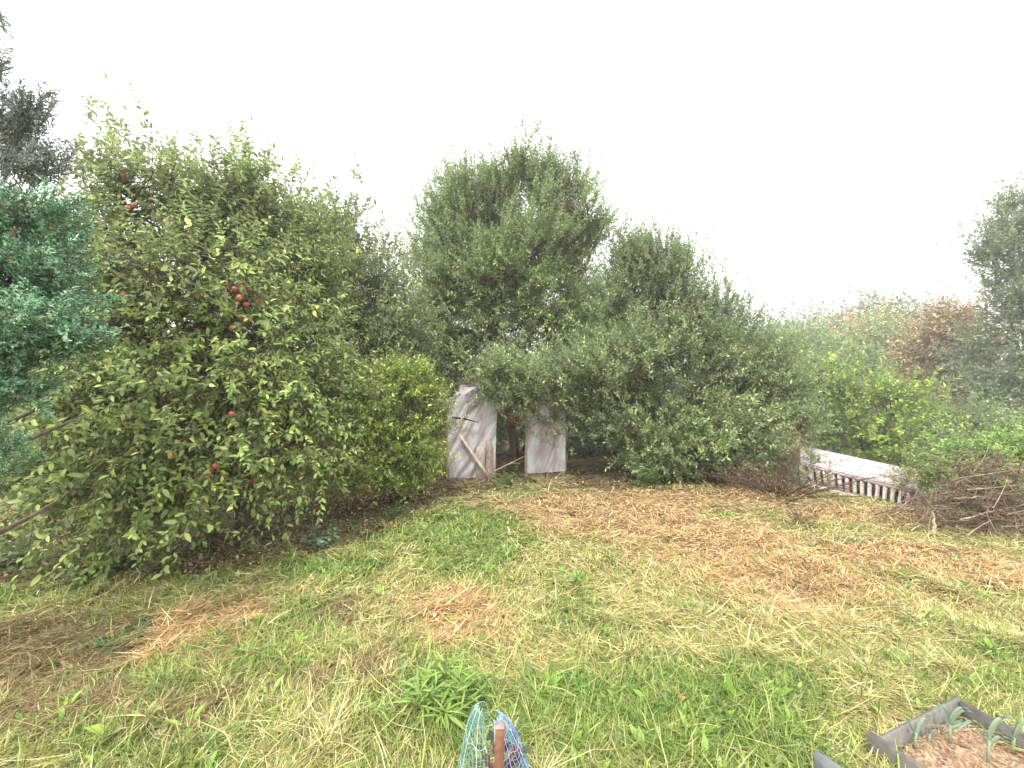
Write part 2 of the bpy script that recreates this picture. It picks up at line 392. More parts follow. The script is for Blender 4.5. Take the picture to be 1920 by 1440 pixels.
def tree(name, label, cat, base, ells, ncl, clr, ntw, twl, lpt, leaf, pal, wts, mat=None, trunk_r=.1, up=.5, droop=.0,
         shoots=(), tpl=T8, group=None, fork=.35, bark=(.11, .085, .06), stems=1, gap=.5, jit=.3, shell=.5):
    bx, by = base; root = empty(name, (bx, by, zt(bx, by) - .03)); tag(root, label, cat, group)
    b0 = np.array(root.location)
    vol = np.array([np.prod(e[1]) for e in ells]) ** .8; pr = vol / vol.sum()
    ke = np.concatenate([np.repeat(np.arange(len(ells)), min(5, ncl // (2 * len(ells)) + 1)), rng.choice(len(ells), ncl, p=pr)])[:ncl]; kq = rng.integers(0, 2, ncl)
    C = np.array([e[0] for e in ells])[ke]; Rr = np.array([e[1] for e in ells])[ke]
    dirs = rand_dir(ncl); cc = C + dirs * Rr * (rng.random(ncl) ** shell)[:, None]
    cc[:, 2] = np.maximum(cc[:, 2], zt(cc[:, 0], cc[:, 1]) + .12)
    mid = (C.mean(0) + np.average(np.array([e[0] for e in ells]), 0, pr)) / 2
    # twigs
    kc = rng.integers(0, ncl, ntw)
    size = np.exp(rng.normal(0, .25, ncl))
    tb = cc[kc] + rng.normal(0, 1, (ntw, 3)) * (clr * size[kc])[:, None] * .5
    outw = norm(tb - mid + rng.normal(0, .1, (ntw, 3)))
    td = norm(outw * .8 + np.array([0, 0, up]) + rng.normal(0, .45, (ntw, 3)))
    tl = twl * np.exp(rng.normal(0, .3, ntw))
    for (px, py, d, ln) in shoots:
        tip = at(px, py, d); lean = np.array([rng.normal(0, .12), rng.normal(0, .1), 1]); lean = norm(lean)
        tb = np.vstack([tb, tip - lean * ln]); td = np.vstack([td, lean]); tl = np.append(tl, ln); kc = np.append(kc, np.argmin(((cc - (tip - lean * ln)) ** 2).sum(1)))
    nt_ = len(tb)
    sag = np.zeros((nt_, 3)); sag[:, 2] = -droop * tl
    zmin = zt(tb[:, 0], tb[:, 1]) + .05; tb[:, 2] = np.maximum(tb[:, 2], zmin)
    # leaves along each twig
    cnt = np.maximum(3, (lpt * tl / twl * np.exp(rng.normal(0, .2, nt_))).astype(int)); cnt = np.minimum(cnt, lpt * 3)
    ti = np.repeat(np.arange(nt_), cnt); n = len(ti)
    pos = np.concatenate([np.arange(c_) / c_ for c_ in cnt]); order = np.concatenate([np.arange(c_) for c_ in cnt])
    t_ = .08 + .92 * pos + rng.random(n) * .04
    P = tb[ti] + td[ti] * (tl[ti] * t_)[:, None] + sag[ti] * (t_ ** 2)[:, None]
    u = norm(np.cross(td, [.2, .1, .97])); v = np.cross(td, u)
    ph = order * 2.4 + rng.normal(0, .4, n) + ti
    rad = u[ti] * np.cos(ph)[:, None] + v[ti] * np.sin(ph)[:, None]
    D = norm(td[ti] * .55 + rad * .8 + rng.normal(0, .2, (n, 3)) + np.array([0, 0, -.25 * (droop > 0) - .05]))
    N_ = np.array([0, 0, 1.]) + td[ti] * .5 + rng.normal(0, .45, (n, 3))
    L = leaf[0] * np.exp(rng.normal(0, .22, n)) * (1.05 - .35 * t_)
    tint = np.exp(rng.normal(0, .16, (ncl, 1)))
    cl = palette(n, pal, wts, jit) * tint[kc[ti]] * np.exp(rng.normal(0, .1, (nt_, 1)))[ti]
    V, f, c = leaves(P, D, N_, L, L * leaf[1], cl, tpl)
    crown = mesh_obj('crown', V - b0, [f], mat or M_leaf, root, c)
    # wood
    wd = MB(); H = max(fork * (mid[2] - b0[2]) * 1.6, .15)
    tops = []
    for s_ in range(stems):
        a_ = rng.random() * 6.283; off = np.array([math.cos(a_), math.sin(a_), 0]) * (0 if stems == 1 else .14 * rng.random() + trunk_r)
        top = b0 + off * 4 + np.array([0, 0, H]) + (mid - b0) * np.array([.35, .35, 0]) + rng.normal(0, .05, 3)
        pth = bez(b0 + off - [0, 0, .05], b0 + off * 1.6 + np.array([0, 0, H * .55]) + rng.normal(0, .04, 3), top, 8)
        wd.tube(pth, np.linspace(trunk_r * 1.15, trunk_r * .75, 8) * (1 if stems == 1 else .7), 9, bark)
        tops.append(top)
    tops = np.array(tops); nmain = min(ncl, 9)
    sel = rng.choice(ncl, nmain, replace=False); mains = []
    for q in sel:
        s_ = tops[((tops - cc[q]) ** 2).sum(1).argmin()]
        mdl = (s_ + cc[q]) / 2 + np.array([0, 0, .18 * np.linalg.norm(cc[q] - s_)]) + rng.normal(0, .06, 3)
        pth = bez(s_, mdl, cc[q], 8); wd.tube(pth, np.linspace(trunk_r * .55, trunk_r * .14, 8) * (1 if stems == 1 else .8), 7, bark); mains += list(pth[1:])
    wd.build('trunk', M_bark, root, True)
    mains = np.array(mains); tw = MB()
    for q in range(ncl):
        s_ = mains[((mains - cc[q]) ** 2).sum(1).argmin()]; dist = np.linalg.norm(cc[q] - s_)
        if dist < .02: continue
        pth = bez(s_, (s_ + cc[q]) / 2 + rng.normal(0, .08, 3) * dist, cc[q], 4); tw.tube(pth, np.linspace(trunk_r * .16 + .003, .004, 4), 4, bark)
    sel = np.linalg.norm(tb - cc[kc], axis=1) < 1.5
    r_ = min(.003, leaf[0] * .035)
    tw.sticks(cc[kc][sel], tb[sel], r_ * 1.4, r_, bark)
    e1 = tb + td * tl[:, None] * .5 + sag * .25; e2 = tb + td * tl[:, None] + sag
    tw.sticks(tb, e1, r_, r_ * .7, bark); tw.sticks(e1, e2, r_ * .7, r_ * .35, bark)
    tw.build('branches', M_bark, root)
    return root, cc, tb

AP = [[.25, .34, .09], [.32, .42, .11], [.42, .49, .15], [.16, .22, .07], [.45, .42, .1]]
apple_root, acc, atb = tree('apple_tree', 'large apple tree with red apples, nearest on the left beside the blue-green conifer', 'tree', (-3.0, 4.5),
    [ell(350, 410, 4.7, 130, 100), ell(230, 350, 4.4, 70, 40), ell(450, 370, 4.8, 80, 60), ell(470, 450, 4.9, 110, 100), ell(230, 470, 4.4, 100, 90), ell(400, 560, 4.4, 190, 120), ell(250, 600, 4.0, 120, 110), ell(560, 520, 5., 80, 110),
     ell(240, 740, 3.7, 170, 90), ell(430, 740, 3.9, 170, 110), ell(160, 860, 3.5, 130, 70), ell(330, 860, 3.6, 170, 90), ell(560, 720, 4.4, 90, 120), ell(570, 830, 4.2, 90, 70),
     ell(110, 910, 3.3, 90, 35), ell(210, 540, 4.0, 60, 60), ell(200, 640, 3.8, 60, 60), ell(150, 760, 3.6, 80, 60), ell(420, 620, 4.3, 120, 80), ell(380, 660, 4.5, 100, 60), ell(300, 960, 3.6, 90, 25)],
    340, .34, 5600, .34, 13, (.07, .47), AP, [3, 3, 2, 2, .12], trunk_r=.11, up=.35, droop=.18,
    shoots=[(455, 208, 4.6, .95), (440, 300, 4.6, .6), (372, 222, 4.5, .9), (330, 238, 4.5, .8), (350, 290, 4.5, .6), (148, 240, 4.1, .75), (210, 232, 4.1, .8), (265, 275, 4.3, .7), (180, 290, 4.1, .6), (512, 298, 4.8, .7),
            (600, 345, 5.3, .8), (560, 350, 5.1, .6), (300, 270, 4.4, .6), (410, 250, 4.5, .7), (480, 280, 4.8, .6), (120, 300, 4., .5), (230, 300, 4.2, .5), (140, 255, 4., .8), (160, 262, 4., .6), (205, 240, 4.1, .8), (225, 255, 4.1, .7), (375, 235, 4.5, .9), (395, 250, 4.5, .8), (430, 240, 4.6, .9), (460, 235, 4.6, .9), (345, 245, 4.5, .8), (500, 320, 4.8, .7), (530, 340, 4.9, .7)], fork=.3)
tree('apple_tree', 'greyish green apple tree behind the large one, left of the tall willow', 'tree', (-2.2, 6.6),
    [ell(580, 450, 6.6, 90, 80), ell(640, 520, 6.5, 80, 80), ell(690, 590, 6.5, 70, 80), ell(600, 620, 6.2, 120, 90), ell(740, 640, 6.8, 60, 60), ell(640, 700, 6, 100, 50)],
    140, .36, 2300, .36, 13, (.08, .5), [[.2, .25, .1], [.26, .32, .12], [.16, .2, .08]], [3, 2, 2], trunk_r=.09, up=.6,
    shoots=[(602, 345, 6.5, .8), (672, 372, 6.4, 1.), (655, 395, 6.4, .8), (690, 450, 6.4, .7), (570, 370, 6.5, .7), (640, 430, 6.4, .6), (700, 500, 6.4, .5)])
tree('tree', 'pale green leafy tree in the gap between apple tree and tall willow', 'tree', (-2.4, 11.5),
    [ell(740, 500, 11, 60, 50), ell(700, 560, 11, 90, 60), ell(790, 600, 11, 60, 70), ell(770, 660, 10.5, 80, 60)],
    60, .5, 900, .45, 14, (.08, .5), [[.24, .33, .09], [.3, .39, .12]], [1, 1], trunk_r=.1, up=.5, tpl=T4)
tree('shrub', 'bright yellow-green shrub left of the polythene greenhouse', 'shrub', (-1.75, 5.7),
    [ell(735, 735, 5.5, 85, 50), ell(690, 810, 5.1, 90, 80), ell(785, 810, 5.7, 45, 80), ell(640, 800, 5.2, 60, 80), ell(650, 880, 4.9, 70, 40), ell(760, 870, 5.7, 60, 40)],
    130, .2, 3000, .22, 12, (.052, .5), [[.32, .42, .06], [.4, .5, .08], [.22, .31, .06], [.46, .48, .1]], [3, 2, 2, .3], trunk_r=.02, up=.7, stems=6, fork=.25)

WI = [[.21, .29, .075], [.29, .38, .1], [.15, .21, .06], [.4, .47, .16]]
tree('willow_tree', 'tall rounded willow rising highest behind the polythene greenhouse', 'tree', (.2, 9.8),
    [ell(985, 345, 9.5, 60, 55), ell(1060, 375, 9.5, 60, 50), ell(885, 385, 9.4, 70, 60), ell(835, 430, 9.4, 50, 70), ell(840, 480, 9.4, 60, 80), ell(1100, 440, 9.5, 40, 75), ell(920, 350, 9.5, 40, 40), ell(960, 450, 9.3, 100, 90), ell(1020, 440, 9.4, 60, 60), ell(1050, 470, 9.8, 50, 40),
     ell(890, 560, 9.2, 95, 80), ell(1000, 590, 9.2, 80, 80), ell(990, 680, 8.8, 100, 50), ell(860, 670, 8.9, 60, 50), ell(1090, 640, 9.4, 60, 60), ell(835, 560, 9.3, 50, 80), ell(820, 650, 9., 50, 60), ell(1075, 590, 9.6, 60, 60), ell(940, 520, 9.3, 110, 80), ell(1060, 520, 9.9, 40, 40)],
    420, .36, 11500, .36, 15, (.078, .5), WI, [3, 3, 2, 1.2], mat=M_willow, trunk_r=.14, up=1.0, tpl=T4, stems=3,
    shoots=[(985, 268, 9.5, .8), (955, 285, 9.5, .6), (1012, 280, 9.5, .6), (900, 290, 9.4, .6), (828, 325, 9.4, .6), (800, 355, 9.4, .6), (1050, 300, 9.5, .6), (1100, 325, 9.5, .6), (930, 300, 9.5, .5), (1130, 370, 9.6, .5), (862, 325, 9.4, .6), (780, 420, 9.4, .5)])
tree('willow_tree', 'broad willow drooping to the ground on the right of the polythene greenhouse', 'tree', (2.9, 8.6),
    [ell(1190, 520, 8.4, 45, 45), ell(1150, 630, 8.3, 80, 70), ell(1250, 560, 8.3, 80, 75), ell(1320, 600, 8.4, 60, 55), ell(1215, 500, 8.4, 60, 45), ell(1260, 510, 8.4, 60, 40), ell(1170, 560, 8.4, 50, 50), ell(1375, 665, 8.4, 55, 50), ell(1230, 690, 7.8, 150, 90), ell(1375, 740, 8., 95, 90),
     ell(1110, 745, 7.2, 90, 55), ell(960, 722, 6.75, 50, 38), ell(1020, 742, 6.75, 60, 46), ell(1085, 725, 6.8, 60, 60), ell(1290, 815, 7.2, 140, 55), ell(1420, 800, 7.8, 60, 70), ell(1230, 860, 7.1, 60, 30), ell(1350, 870, 7.2, 110, 28), ell(1450, 700, 8.3, 30, 60), ell(1430, 740, 8, 50, 60), ell(1450, 800, 7.9, 40, 50)],
    430, .34, 12000, .36, 15, (.08, .42), [[.2, .27, .095], [.27, .34, .125], [.14, .195, .07], [.4, .46, .2]], [3, 3, 2, 1.2], mat=M_willow, trunk_r=.1, up=1.0, tpl=T4, stems=6, fork=.2,
    shoots=[(1178, 412, 8.4, .8), (1200, 450, 8.4, .6), (1250, 445, 8.4, .7), (1262, 440, 8.4, .7), (1318, 488, 8.4, .7), (1350, 488, 8.4, .7), (1385, 495, 8.4, .7), (1404, 492, 8.4, .8), (1430, 562, 8.4, .6), (1150, 430, 8.4, .6), (1220, 430, 8.4, .6), (1290, 480, 8.4, .5), (1460, 610, 8.4, .4), (1445, 580, 8.4, .5)])

# background trees down the slope on the right
def btree(name, label, px, d, ells, n, pal, wts, leaf=.12, mat=None, cat='tree', ntw=900, clr=None, shoots=(), lpt=12, twl=None, trunk_r=.16, **kw):
    E = [ell(a, b, d + (0 if len(q) == 0 else q[0]), c, e) for (a, b, c, e, *q) in ells]
    return tree(name, label, cat, ((px - CX) / F * d, d), E, n, clr or d * .045, ntw, twl or d * .04, lpt, (leaf, .6), pal, wts, mat, trunk_r, .4, tpl=T4, shoots=shoots, **kw)
btree('oak_tree', 'dark oak at the right edge reaching out bare-tipped lower boughs', 1930, 15,
      [(1925, 395, 50, 30), (1895, 440, 50, 30), (1860, 485, 35, 16), (1905, 510, 50, 30), (1890, 610, 45, 40), (1875, 690, 60, 60), (1905, 740, 70, 70), (1850, 780, 50, 60), (1910, 820, 70, 60), (1990, 600, 80, 200), (1930, 560, 30, 40), (1895, 560, 40, 40), (1915, 470, 40, 60)],
      120, [[.22, .28, .15], [.28, .34, .18], [.16, .21, .11]], [2, 2, 2], .12, ntw=3000, clr=.5, twl=.5)
btree('maple_tree', 'bright yellow-green young maple behind the white slatted frame', 1610, 10.5,
      [(1590, 740, 60, 45), (1650, 760, 60, 50), (1560, 790, 60, 50), (1640, 820, 80, 40), (1700, 760, 30, 50)],
      60, [[.22, .33, .05], [.34, .46, .07], [.5, .58, .1]], [3, 2, .7], .11, ntw=700, trunk_r=.06)
btree('tree', 'pale green rounded tree just right of the drooping willow', 1510, 24,
      [(1500, 680, 55, 45), (1545, 690, 50, 45), (1470, 700, 40, 50)], 50, [[.24, .32, .12], [.3, .38, .14]], [1, 1], .2, ntw=900)
btree('birch_tree', 'tall pale green birch in the middle of the far trees', 1665, 26,
      [(1660, 640, 55, 40), (1690, 670, 55, 50), (1630, 680, 55, 50), (1660, 730, 70, 50)], 60, [[.3, .4, .16], [.36, .46, .18]], [1, 1], .2, ntw=1300)
btree('tree', 'russet tree with dying brown foliage left of the dark oak', 1790, 19,
      [(1800, 610, 55, 30), (1755, 640, 40, 40), (1765, 680, 55, 40), (1810, 670, 40, 50), (1750, 710, 50, 30), (1790, 730, 35, 40)], 75, [[.42, .3, .17], [.48, .36, .21], [.34, .29, .15]], [3, 2, 1], .15, ntw=1800, shoots=[(1803, 572, 19, 1.)], mat=M_dry)
btree('tree', 'small reddish brown tree beside the tall pale birch', 1605, 28,
      [(1605, 620, 25, 22), (1600, 650, 25, 22)], 18, [[.46, .32, .18], [.5, .38, .22]], [1, 1], .2, ntw=300, mat=M_dry)
btree('tree', 'grey-green far tree on the skyline beside the drooping willow', 1520, 42,
      [(1460, 640, 45, 24), (1530, 638, 50, 24), (1590, 650, 50, 30)], 60, [[.17, .22, .13], [.21, .26, .15]], [1, 1], .35, ntw=900)
btree('tree', 'dark far tree on the skyline between birch and russet tree', 1720, 40,
      [(1650, 608, 40, 22), (1710, 620, 60, 28), (1760, 640, 60, 40)], 60, [[.14, .19, .11], [.18, .23, .13]], [1, 1], .35, ntw=900)
btree('shrub', 'grey-blue shrub behind the top of the white slatted frame', 1690, 11,
      [(1690, 835, 45, 25), (1650, 845, 30, 20), (1740, 850, 35, 25)], 25, [[.13, .18, .13], [.19, .24, .19]], [1, 1], .06, ntw=500, cat='shrub', clr=.25, twl=.25, trunk_r=.03)
btree('shrub', 'mid-green thicket below the russet tree', 1790, 13,
      [(1760, 800, 60, 50), (1820, 810, 60, 50), (1720, 810, 40, 50), (1880, 840, 60, 40)], 50, [[.2, .28, .09], [.26, .34, .11]], [1, 1], .09, ntw=1300, cat='shrub', trunk_r=.05)
btree('shrub', 'green thicket between the drooping willow and the yellow-green maple', 1500, 11,
      [(1495, 740, 45, 50), (1540, 740, 50, 50), (1510, 800, 50, 40), (1580, 700, 50, 40, 2)], 50, [[.2, .29, .08], [.28, .37, .1]], [1, 1], .08, ntw=1300, cat='shrub', trunk_r=.05)
btree('bush', 'bright green bush behind the brush pile', 1840, 5.9,
      [(1778, 880, 38, 28), (1820, 875, 55, 35, -.5), (1890, 865, 60, 45, -.6), (1850, 905, 35, 18, -1.1), (1890, 930, 60, 40, -.4), (1960, 900, 80, 60)], 70, [[.22, .36, .07], [.3, .45, .1], [.16, .25, .07]], [3, 2, 2], .05, ntw=1700, cat='bush', clr=.22, twl=.2, trunk_r=.02, stems=5)
btree('sapling', 'yellow-green sapling standing above the bright green bush', 1845, 6.6,
      [(1840, 830, 14, 25), (1860, 850, 30, 18)], 10, [[.3, .4, .07], [.24, .34, .06]], [1, 1], .07, ntw=45, cat='sapling', clr=.12, twl=.22, trunk_r=.012)
btree('goldenrod', 'yellow flowering stems at the right end of the white slatted frame', 1690, 5.9,
      [(1690, 898, 18, 16), (1705, 890, 10, 12)], 12, [[.5, .38, .06], [.3, .3, .07]], [1, 1], .02, ntw=120, cat='plant', clr=.08, twl=.1, trunk_r=.006)

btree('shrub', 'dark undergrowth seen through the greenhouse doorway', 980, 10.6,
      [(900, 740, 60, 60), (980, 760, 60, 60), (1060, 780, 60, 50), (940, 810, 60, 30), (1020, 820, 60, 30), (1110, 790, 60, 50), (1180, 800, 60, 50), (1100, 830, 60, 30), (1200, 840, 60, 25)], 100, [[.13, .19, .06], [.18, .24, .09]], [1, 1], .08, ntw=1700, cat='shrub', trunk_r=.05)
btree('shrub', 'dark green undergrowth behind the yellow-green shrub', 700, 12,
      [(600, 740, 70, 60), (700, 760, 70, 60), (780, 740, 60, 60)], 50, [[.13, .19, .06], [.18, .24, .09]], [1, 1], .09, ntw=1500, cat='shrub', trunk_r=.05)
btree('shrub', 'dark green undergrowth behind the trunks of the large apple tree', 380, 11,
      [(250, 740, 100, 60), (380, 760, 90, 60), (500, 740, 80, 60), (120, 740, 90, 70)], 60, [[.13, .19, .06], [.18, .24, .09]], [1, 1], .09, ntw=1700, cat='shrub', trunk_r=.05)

def woods(n=60000):
    a = R(22) + rng.random(n) * R(140); k = (a * 14).astype(int)
    d = 62 + hash2(k, k * 0 + 3, 5) * 14 + rng.random(n) * 6
    x = np.cos(a) * d; y = np.sin(a) * d
    H = 3.2 + 3.4 * fbm(a * 30, a * 0, 1.1, 9)
    z = zt(x, y) + .2 + (H + 2.4) * rng.random(n) ** .6
    P = np.stack([x, y, z], 1); D = rand_dir(n); N_ = rand_dir(n); L = .6 + .5 * rng.random(n)
    return leaves(P, D, N_, L, L * .7, palette(n, [[.09, .13, .06], [.12, .16, .07], [.15, .19, .09]], [1, 1, 1], .2), T4)
V, f, c = woods()
tag(mesh_obj('far_woods', V, [f], M_leaf, None, c), 'distant belt of woodland on the horizon', kind='stuff')

# ------------------------------------------------------------ conifer at the left edge
def conifer():
    root = empty('conifer', (-3.15, 2.25, float(zt(-3.15, 2.25)))); tag(root, 'blue-green scaly-leaved conifer at the left edge of the garden', 'tree')
    b0 = np.array(root.location); wd = MB()
    wd.tube(bez(b0 - [0, 0, .05], b0 + np.array([.05, 0, 2.]), b0 + np.array([0, .1, 4.9]), 10), np.linspace(.1, .015, 10), 9, (.13, .09, .07))
    E = [(ell(-10, 440, 2.15, 110, 60), 105, 0), (ell(0, 540, 2.1, 110, 80), 110, 0), (ell(30, 640, 2., 110, 50), 90, 0), (ell(-30, 730, 1.95, 60, 60), 50, 0), (ell(110, 650, 2., 40, 20), 14, 0),
         (ell(5, 275, 2.35, 40, 25), 24, 1), (ell(40, 240, 2.35, 25, 12), 9, 1), (ell(50, 340, 2.4, 70, 25), 22, 1), (ell(-85, 60, 2.4, 45, 130), 34, 1), (ell(-80, 550, 2.2, 90, 260), 60, 0), (ell(-90,880,2.1,80,90),40,0)]
    P = []; D = []; L = []; C = []; SA = []; SB = []
    for (c, r), n, up_ in E:
        for _ in range(n):
            q = c + norm(rng.normal(size=3)) * r * rng.random() ** .45
            o_ = norm(q - np.array([b0[0], b0[1], q[2] - .25 - .3 * up_])); o_ = norm(o_ * 1.1 + rng.normal(0, .3, 3) + np.array([0, 0, .15 + .5 * up_]))
            ln = .16 + .14 * rng.random(); tint = math.exp(rng.normal(0, .16)) * (.75 if up_ else 1)  # upper sprays tinted darker, as if backlit
            u = norm(np.cross(o_, rng.normal(size=3))); v = np.cross(o_, u)
            SA.append(q - o_ * .12); SB.append(q + o_ * ln)
            for kk in range(20):
                t_ = kk / 20; s = 1 if kk % 2 else -1
                bd = norm(o_ * .8 + u * s * .75 + v * rng.normal(0, .3) + rng.normal(0, .1, 3)); bl = (.075 * (1 - t_ * .75) + .012) * (.7 + .5 * rng.random())
                b = q + o_ * ln * t_; m_ = int(5 + bl / .008)
                tt = np.linspace(0, 1, m_); pts = b + bd * (tt * bl)[:, None]
                rd = norm(bd + rng.normal(0, .55, (m_, 3)))
                P.append(pts); D.append(rd); L.append(np.full(m_, .017))
                g_ = np.array([[.17, .34, .19]]) if rng.random() < .65 else (np.array([[.36, .55, .36]]) if rng.random() < .8 else np.array([[.24, .2, .1]]))
                if up_: g_ = np.array([[.36, .4, .36]])  # backlit look of the upper sprays put into their grey leaf colour
                C.append(np.repeat(g_ * tint, m_, 0) * np.exp(rng.normal(0, .16, (m_, 1))))
                SA.append(b); SB.append(b + bd * bl)
    P = np.concatenate(P); D = np.concatenate(D); L = np.concatenate(L); C = np.concatenate(C)
    V, f, c = leaves(P, D, rand_dir(len(P)), L * np.exp(rng.normal(0, .2, len(P))), .0085, C, T4)
    mesh_obj('crown', V - b0, [f], M_conifer, root, c)
    for h in np.linspace(.7, 3.2, 20):
        a = rng.random() * 6.283; e_ = b0 + np.array([0, .04, h]); tp_ = e_ + np.array([math.cos(a), math.sin(a), .35]) * (.75 - h * .13)
        wd.tube(bez(e_, (e_ + tp_) / 2 - [0, 0, .08], tp_, 5), np.linspace(.02, .005, 5), 5, (.12, .09, .07))
    wd.build('trunk', M_bark, root, True)
    tw = MB(); tw.sticks(np.array(SA), np.array(SB), .0022, .001, (.1, .1, .06)); tw.build('branches', M_bark, root)
conifer()

# ------------------------------------------------------------ apples
def lathe(prof, n=14):
    prof = np.array(prof); a = np.arange(n) * 2 * np.pi / n
    V = np.stack([np.outer(prof[:, 0], np.cos(a)), np.outer(prof[:, 0], np.sin(a)), np.repeat(prof[:, 1:2], n, 1)], -1).reshape(-1, 3)
    k = np.arange(n); k2 = (k + 1) % n
    f = np.concatenate([np.stack([i * n + k, i * n + k2, (i + 1) * n + k2, (i + 1) * n + k], 1) for i in range(len(prof) - 1)])
    return V, f
th = np.linspace(-math.pi / 2, math.pi / 2, 11)
prof = [(max(.0008, math.cos(t_)) * (1 + .06 * math.sin(t_)), math.sin(t_) * .88 - .28 * math.exp(-(math.cos(t_) / .28) ** 2) * math.copysign(1, math.sin(t_))) for t_ in th]
def apple_mesh(parent, P, r, red):
    mb = MB(); V, f = lathe(np.array(prof) * r)
    base = np.array([.34, .07, .055]) if red else np.array([.42, .3, .06])
    c = base[None] * (1 + .3 * np.sin(V[:, :1] / r * 2)) + np.maximum(0, -V[:, 2:3] / r) * np.array([[.1, .12, .02]])
    mb.add(V, [f], np.clip(c, .01, .9)); mb.tube([[0, 0, r * .6], [.002, 0, r * 1.0], [.004, 0, r * 1.35]], .0016, 5, (.1, .07, .03))
    V = np.concatenate(mb.V); o = mesh_obj('apple', V, [np.concatenate(mb.F[3]), np.concatenate(mb.F[4])], M_apple, parent, np.concatenate(mb.C), True)
    o.location = P; o.rotation_euler = (rng.normal(0, .3), rng.normal(0, .3), rng.random() * 6)
    return o
b0 = np.array(apple_root.location)
for (px, py, d, red) in [(240, 390, 3.75, 1), (252, 386, 3.8, 1), (284, 374, 3.9, 1), (232, 330, 3.9, 1), (470, 392, 4.1, 1), (428, 534, 3.6, 1), (441, 542, 3.55, 1), (455, 538, 3.6, 1), (467, 543, 3.6, 1), (424, 552, 3.6, 1), (450, 558, 3.55, 1),
                         (446, 570, 3.55, 1), (462, 572, 3.6, 1), (484, 567, 3.6, 1), (452, 594, 3.5, 1), (465, 600, 3.5, 1), (438, 614, 3.5, 1), (320, 856, 3.05, 1), (395, 880, 3.1, 1), (404, 874, 3.15, 1), (387, 890, 3.1, 1),
                         (478, 901, 3.4, 1), (466, 903, 3.4, 1), (440, 916, 3.4, 1), (412, 912, 3.3, 1), (505, 866, 3.5, 1), (232, 552, 3.4, 1), (540, 822, 3.5, 0), (435, 776, 3.3, 1)]:
    apple_mesh(apple_root, at(px, py, d + .1 + .12 * rng.random()) - b0, .022 + .01 * rng.random(), red)
for (px, py, lab) in [(600, 948, 'pinkish red windfall apple lying on brown leaves'), (372, 1012, 'red windfall apple lying in litter below the large apple tree')]:
    x, y = gnd(px, py); o = apple_mesh(None, (x, y, float(zt(x, y)) + .045), .031, 1); o.name = 'fallen_apple'; tag(o, lab, 'apple')

# ------------------------------------------------------------ polythene greenhouse
def sheet(parent, P00, P10, P11, P01, nu=70, nv=90, amp=.02, diag=1., name='plastic_sheet', fr=9.):
    u, v = np.meshgrid(np.linspace(0, 1, nu), np.linspace(0, 1, nv)); u = u.ravel()[:, None]; v = v.ravel()[:, None]
    P = (1 - u) * (1 - v) * P00 + u * (1 - v) * P10 + u * v * P11 + (1 - u) * v * P01
    n = norm(np.cross(P10 - P00, P01 - P00)); ph = (u * 1.1 + v * diag + .15 * vn(u * 3, v * 3, 1, 4)) * fr
    w = np.abs(np.sin(ph)) ** 2 + .35 * np.abs(np.sin(ph * 5.3 + 2 * vn(u * 6, v * 6, 1, 24))) + .6 * np.sin(ph * 2.7 + 1.3) * vn(u * 5, v * 5, 1, 8) + .8 * fbm(u * 4, v * 4, 1, 14)
    P = P + n * (w - .8) * amp
    i = (np.arange(nv - 1)[:, None] * nu + np.arange(nu - 1)[None]).ravel()
    return mesh_obj(name, local(P, parent), [np.stack([i, i + 1, i + 1 + nu, i + nu], 1)], M_poly, parent, None, True)
gh = empty('greenhouse', (-.1, 7.2, float(zt(-.1, 7.2)))); tag(gh, 'homemade greenhouse of wooden posts wrapped in torn polythene under the willow', 'greenhouse')
A = lambda *q: np.array(q, float)
x0, x1, x2, x3 = -1.12, -.33, .27, .93; yf, yb = 7.05, 9.2; hz = 1.62
cols_w = (.42, .33, .27)
for (x, y, h) in [(x0, yf, 1.28), (x1 + .02, yf, 1.75), (x2 - .02, yf + .05, 1.7), (x3, yf + .1, hz), (x0, yb, hz), (x3, yb, hz)]:
    mb = MB(); z0 = float(zt(x, y)) - .05; mb.beam((x, y, z0), (x + rng.normal(0, .02), y, h), .06, .05, (0, 1, 0), cols_w); mb.build('post', M_wood, gh)
for a_, b_ in [((x0, yf - .04, 1.24), (x1, yf - .04, 1.68)), ((x1, yf + .04, 1.7), (x3, yf + .14, 1.62)), ((x0, yf, 1.27), (x0, yb, 1.5)), ((x3, yf + .1, 1.6), (x3, yb, 1.6)), ((x0, yb, 1.6), (x3, yb, 1.6))]:
    mb = MB(); mb.beam(a_, b_, .05, .035, (0, 0, 1), cols_w); mb.build('rail', M_wood, gh)
for k_, (a_, b_, cc_) in enumerate([(x0 + .02, x0 + .14, (.5, .38, .33)), (x0 + .15, x0 + .3, (.55, .45, .45)), (x1 - .13, x1 - .02, (.28, .21, .16)), (x1 - .3, x1 - .14, (.36, .29, .27))]):
    mb = MB(); xm = (a_ + b_) / 2; top = [1.15, .95, .62, .5][k_]; mb.beam((xm, yf - [.035, .055, .15, .13][k_], float(zt(xm, yf)) - .02), (xm + .01, yf - [.035, .055, .15, .13][k_], top), b_ - a_, .018, (0, 1, 0), cc_); mb.build('board', M_wood, gh)
sheet(gh, A(x0 + .02, yf - .075, -.04), A(x1 + .02, yf - .075, -.04), A(x1 + .1, yf - .06, 1.82), A(x0 - .02, yf - .06, 1.2), diag=-1.3, amp=.035)
sheet(gh, A(x2, yf - .02, .02), A(x3 + .02, yf + .04, .05), A(x3 + .02, yf + .05, 1.6), A(x2 + .01, yf - .01, 1.65), diag=-.8, amp=.03)
sheet(gh, A(x0 - .04, yf, .03), A(x0 - .04, yb, .03), A(x0 - .04, yb, 1.5), A(x0 - .04, yf, 1.27), amp=.03)
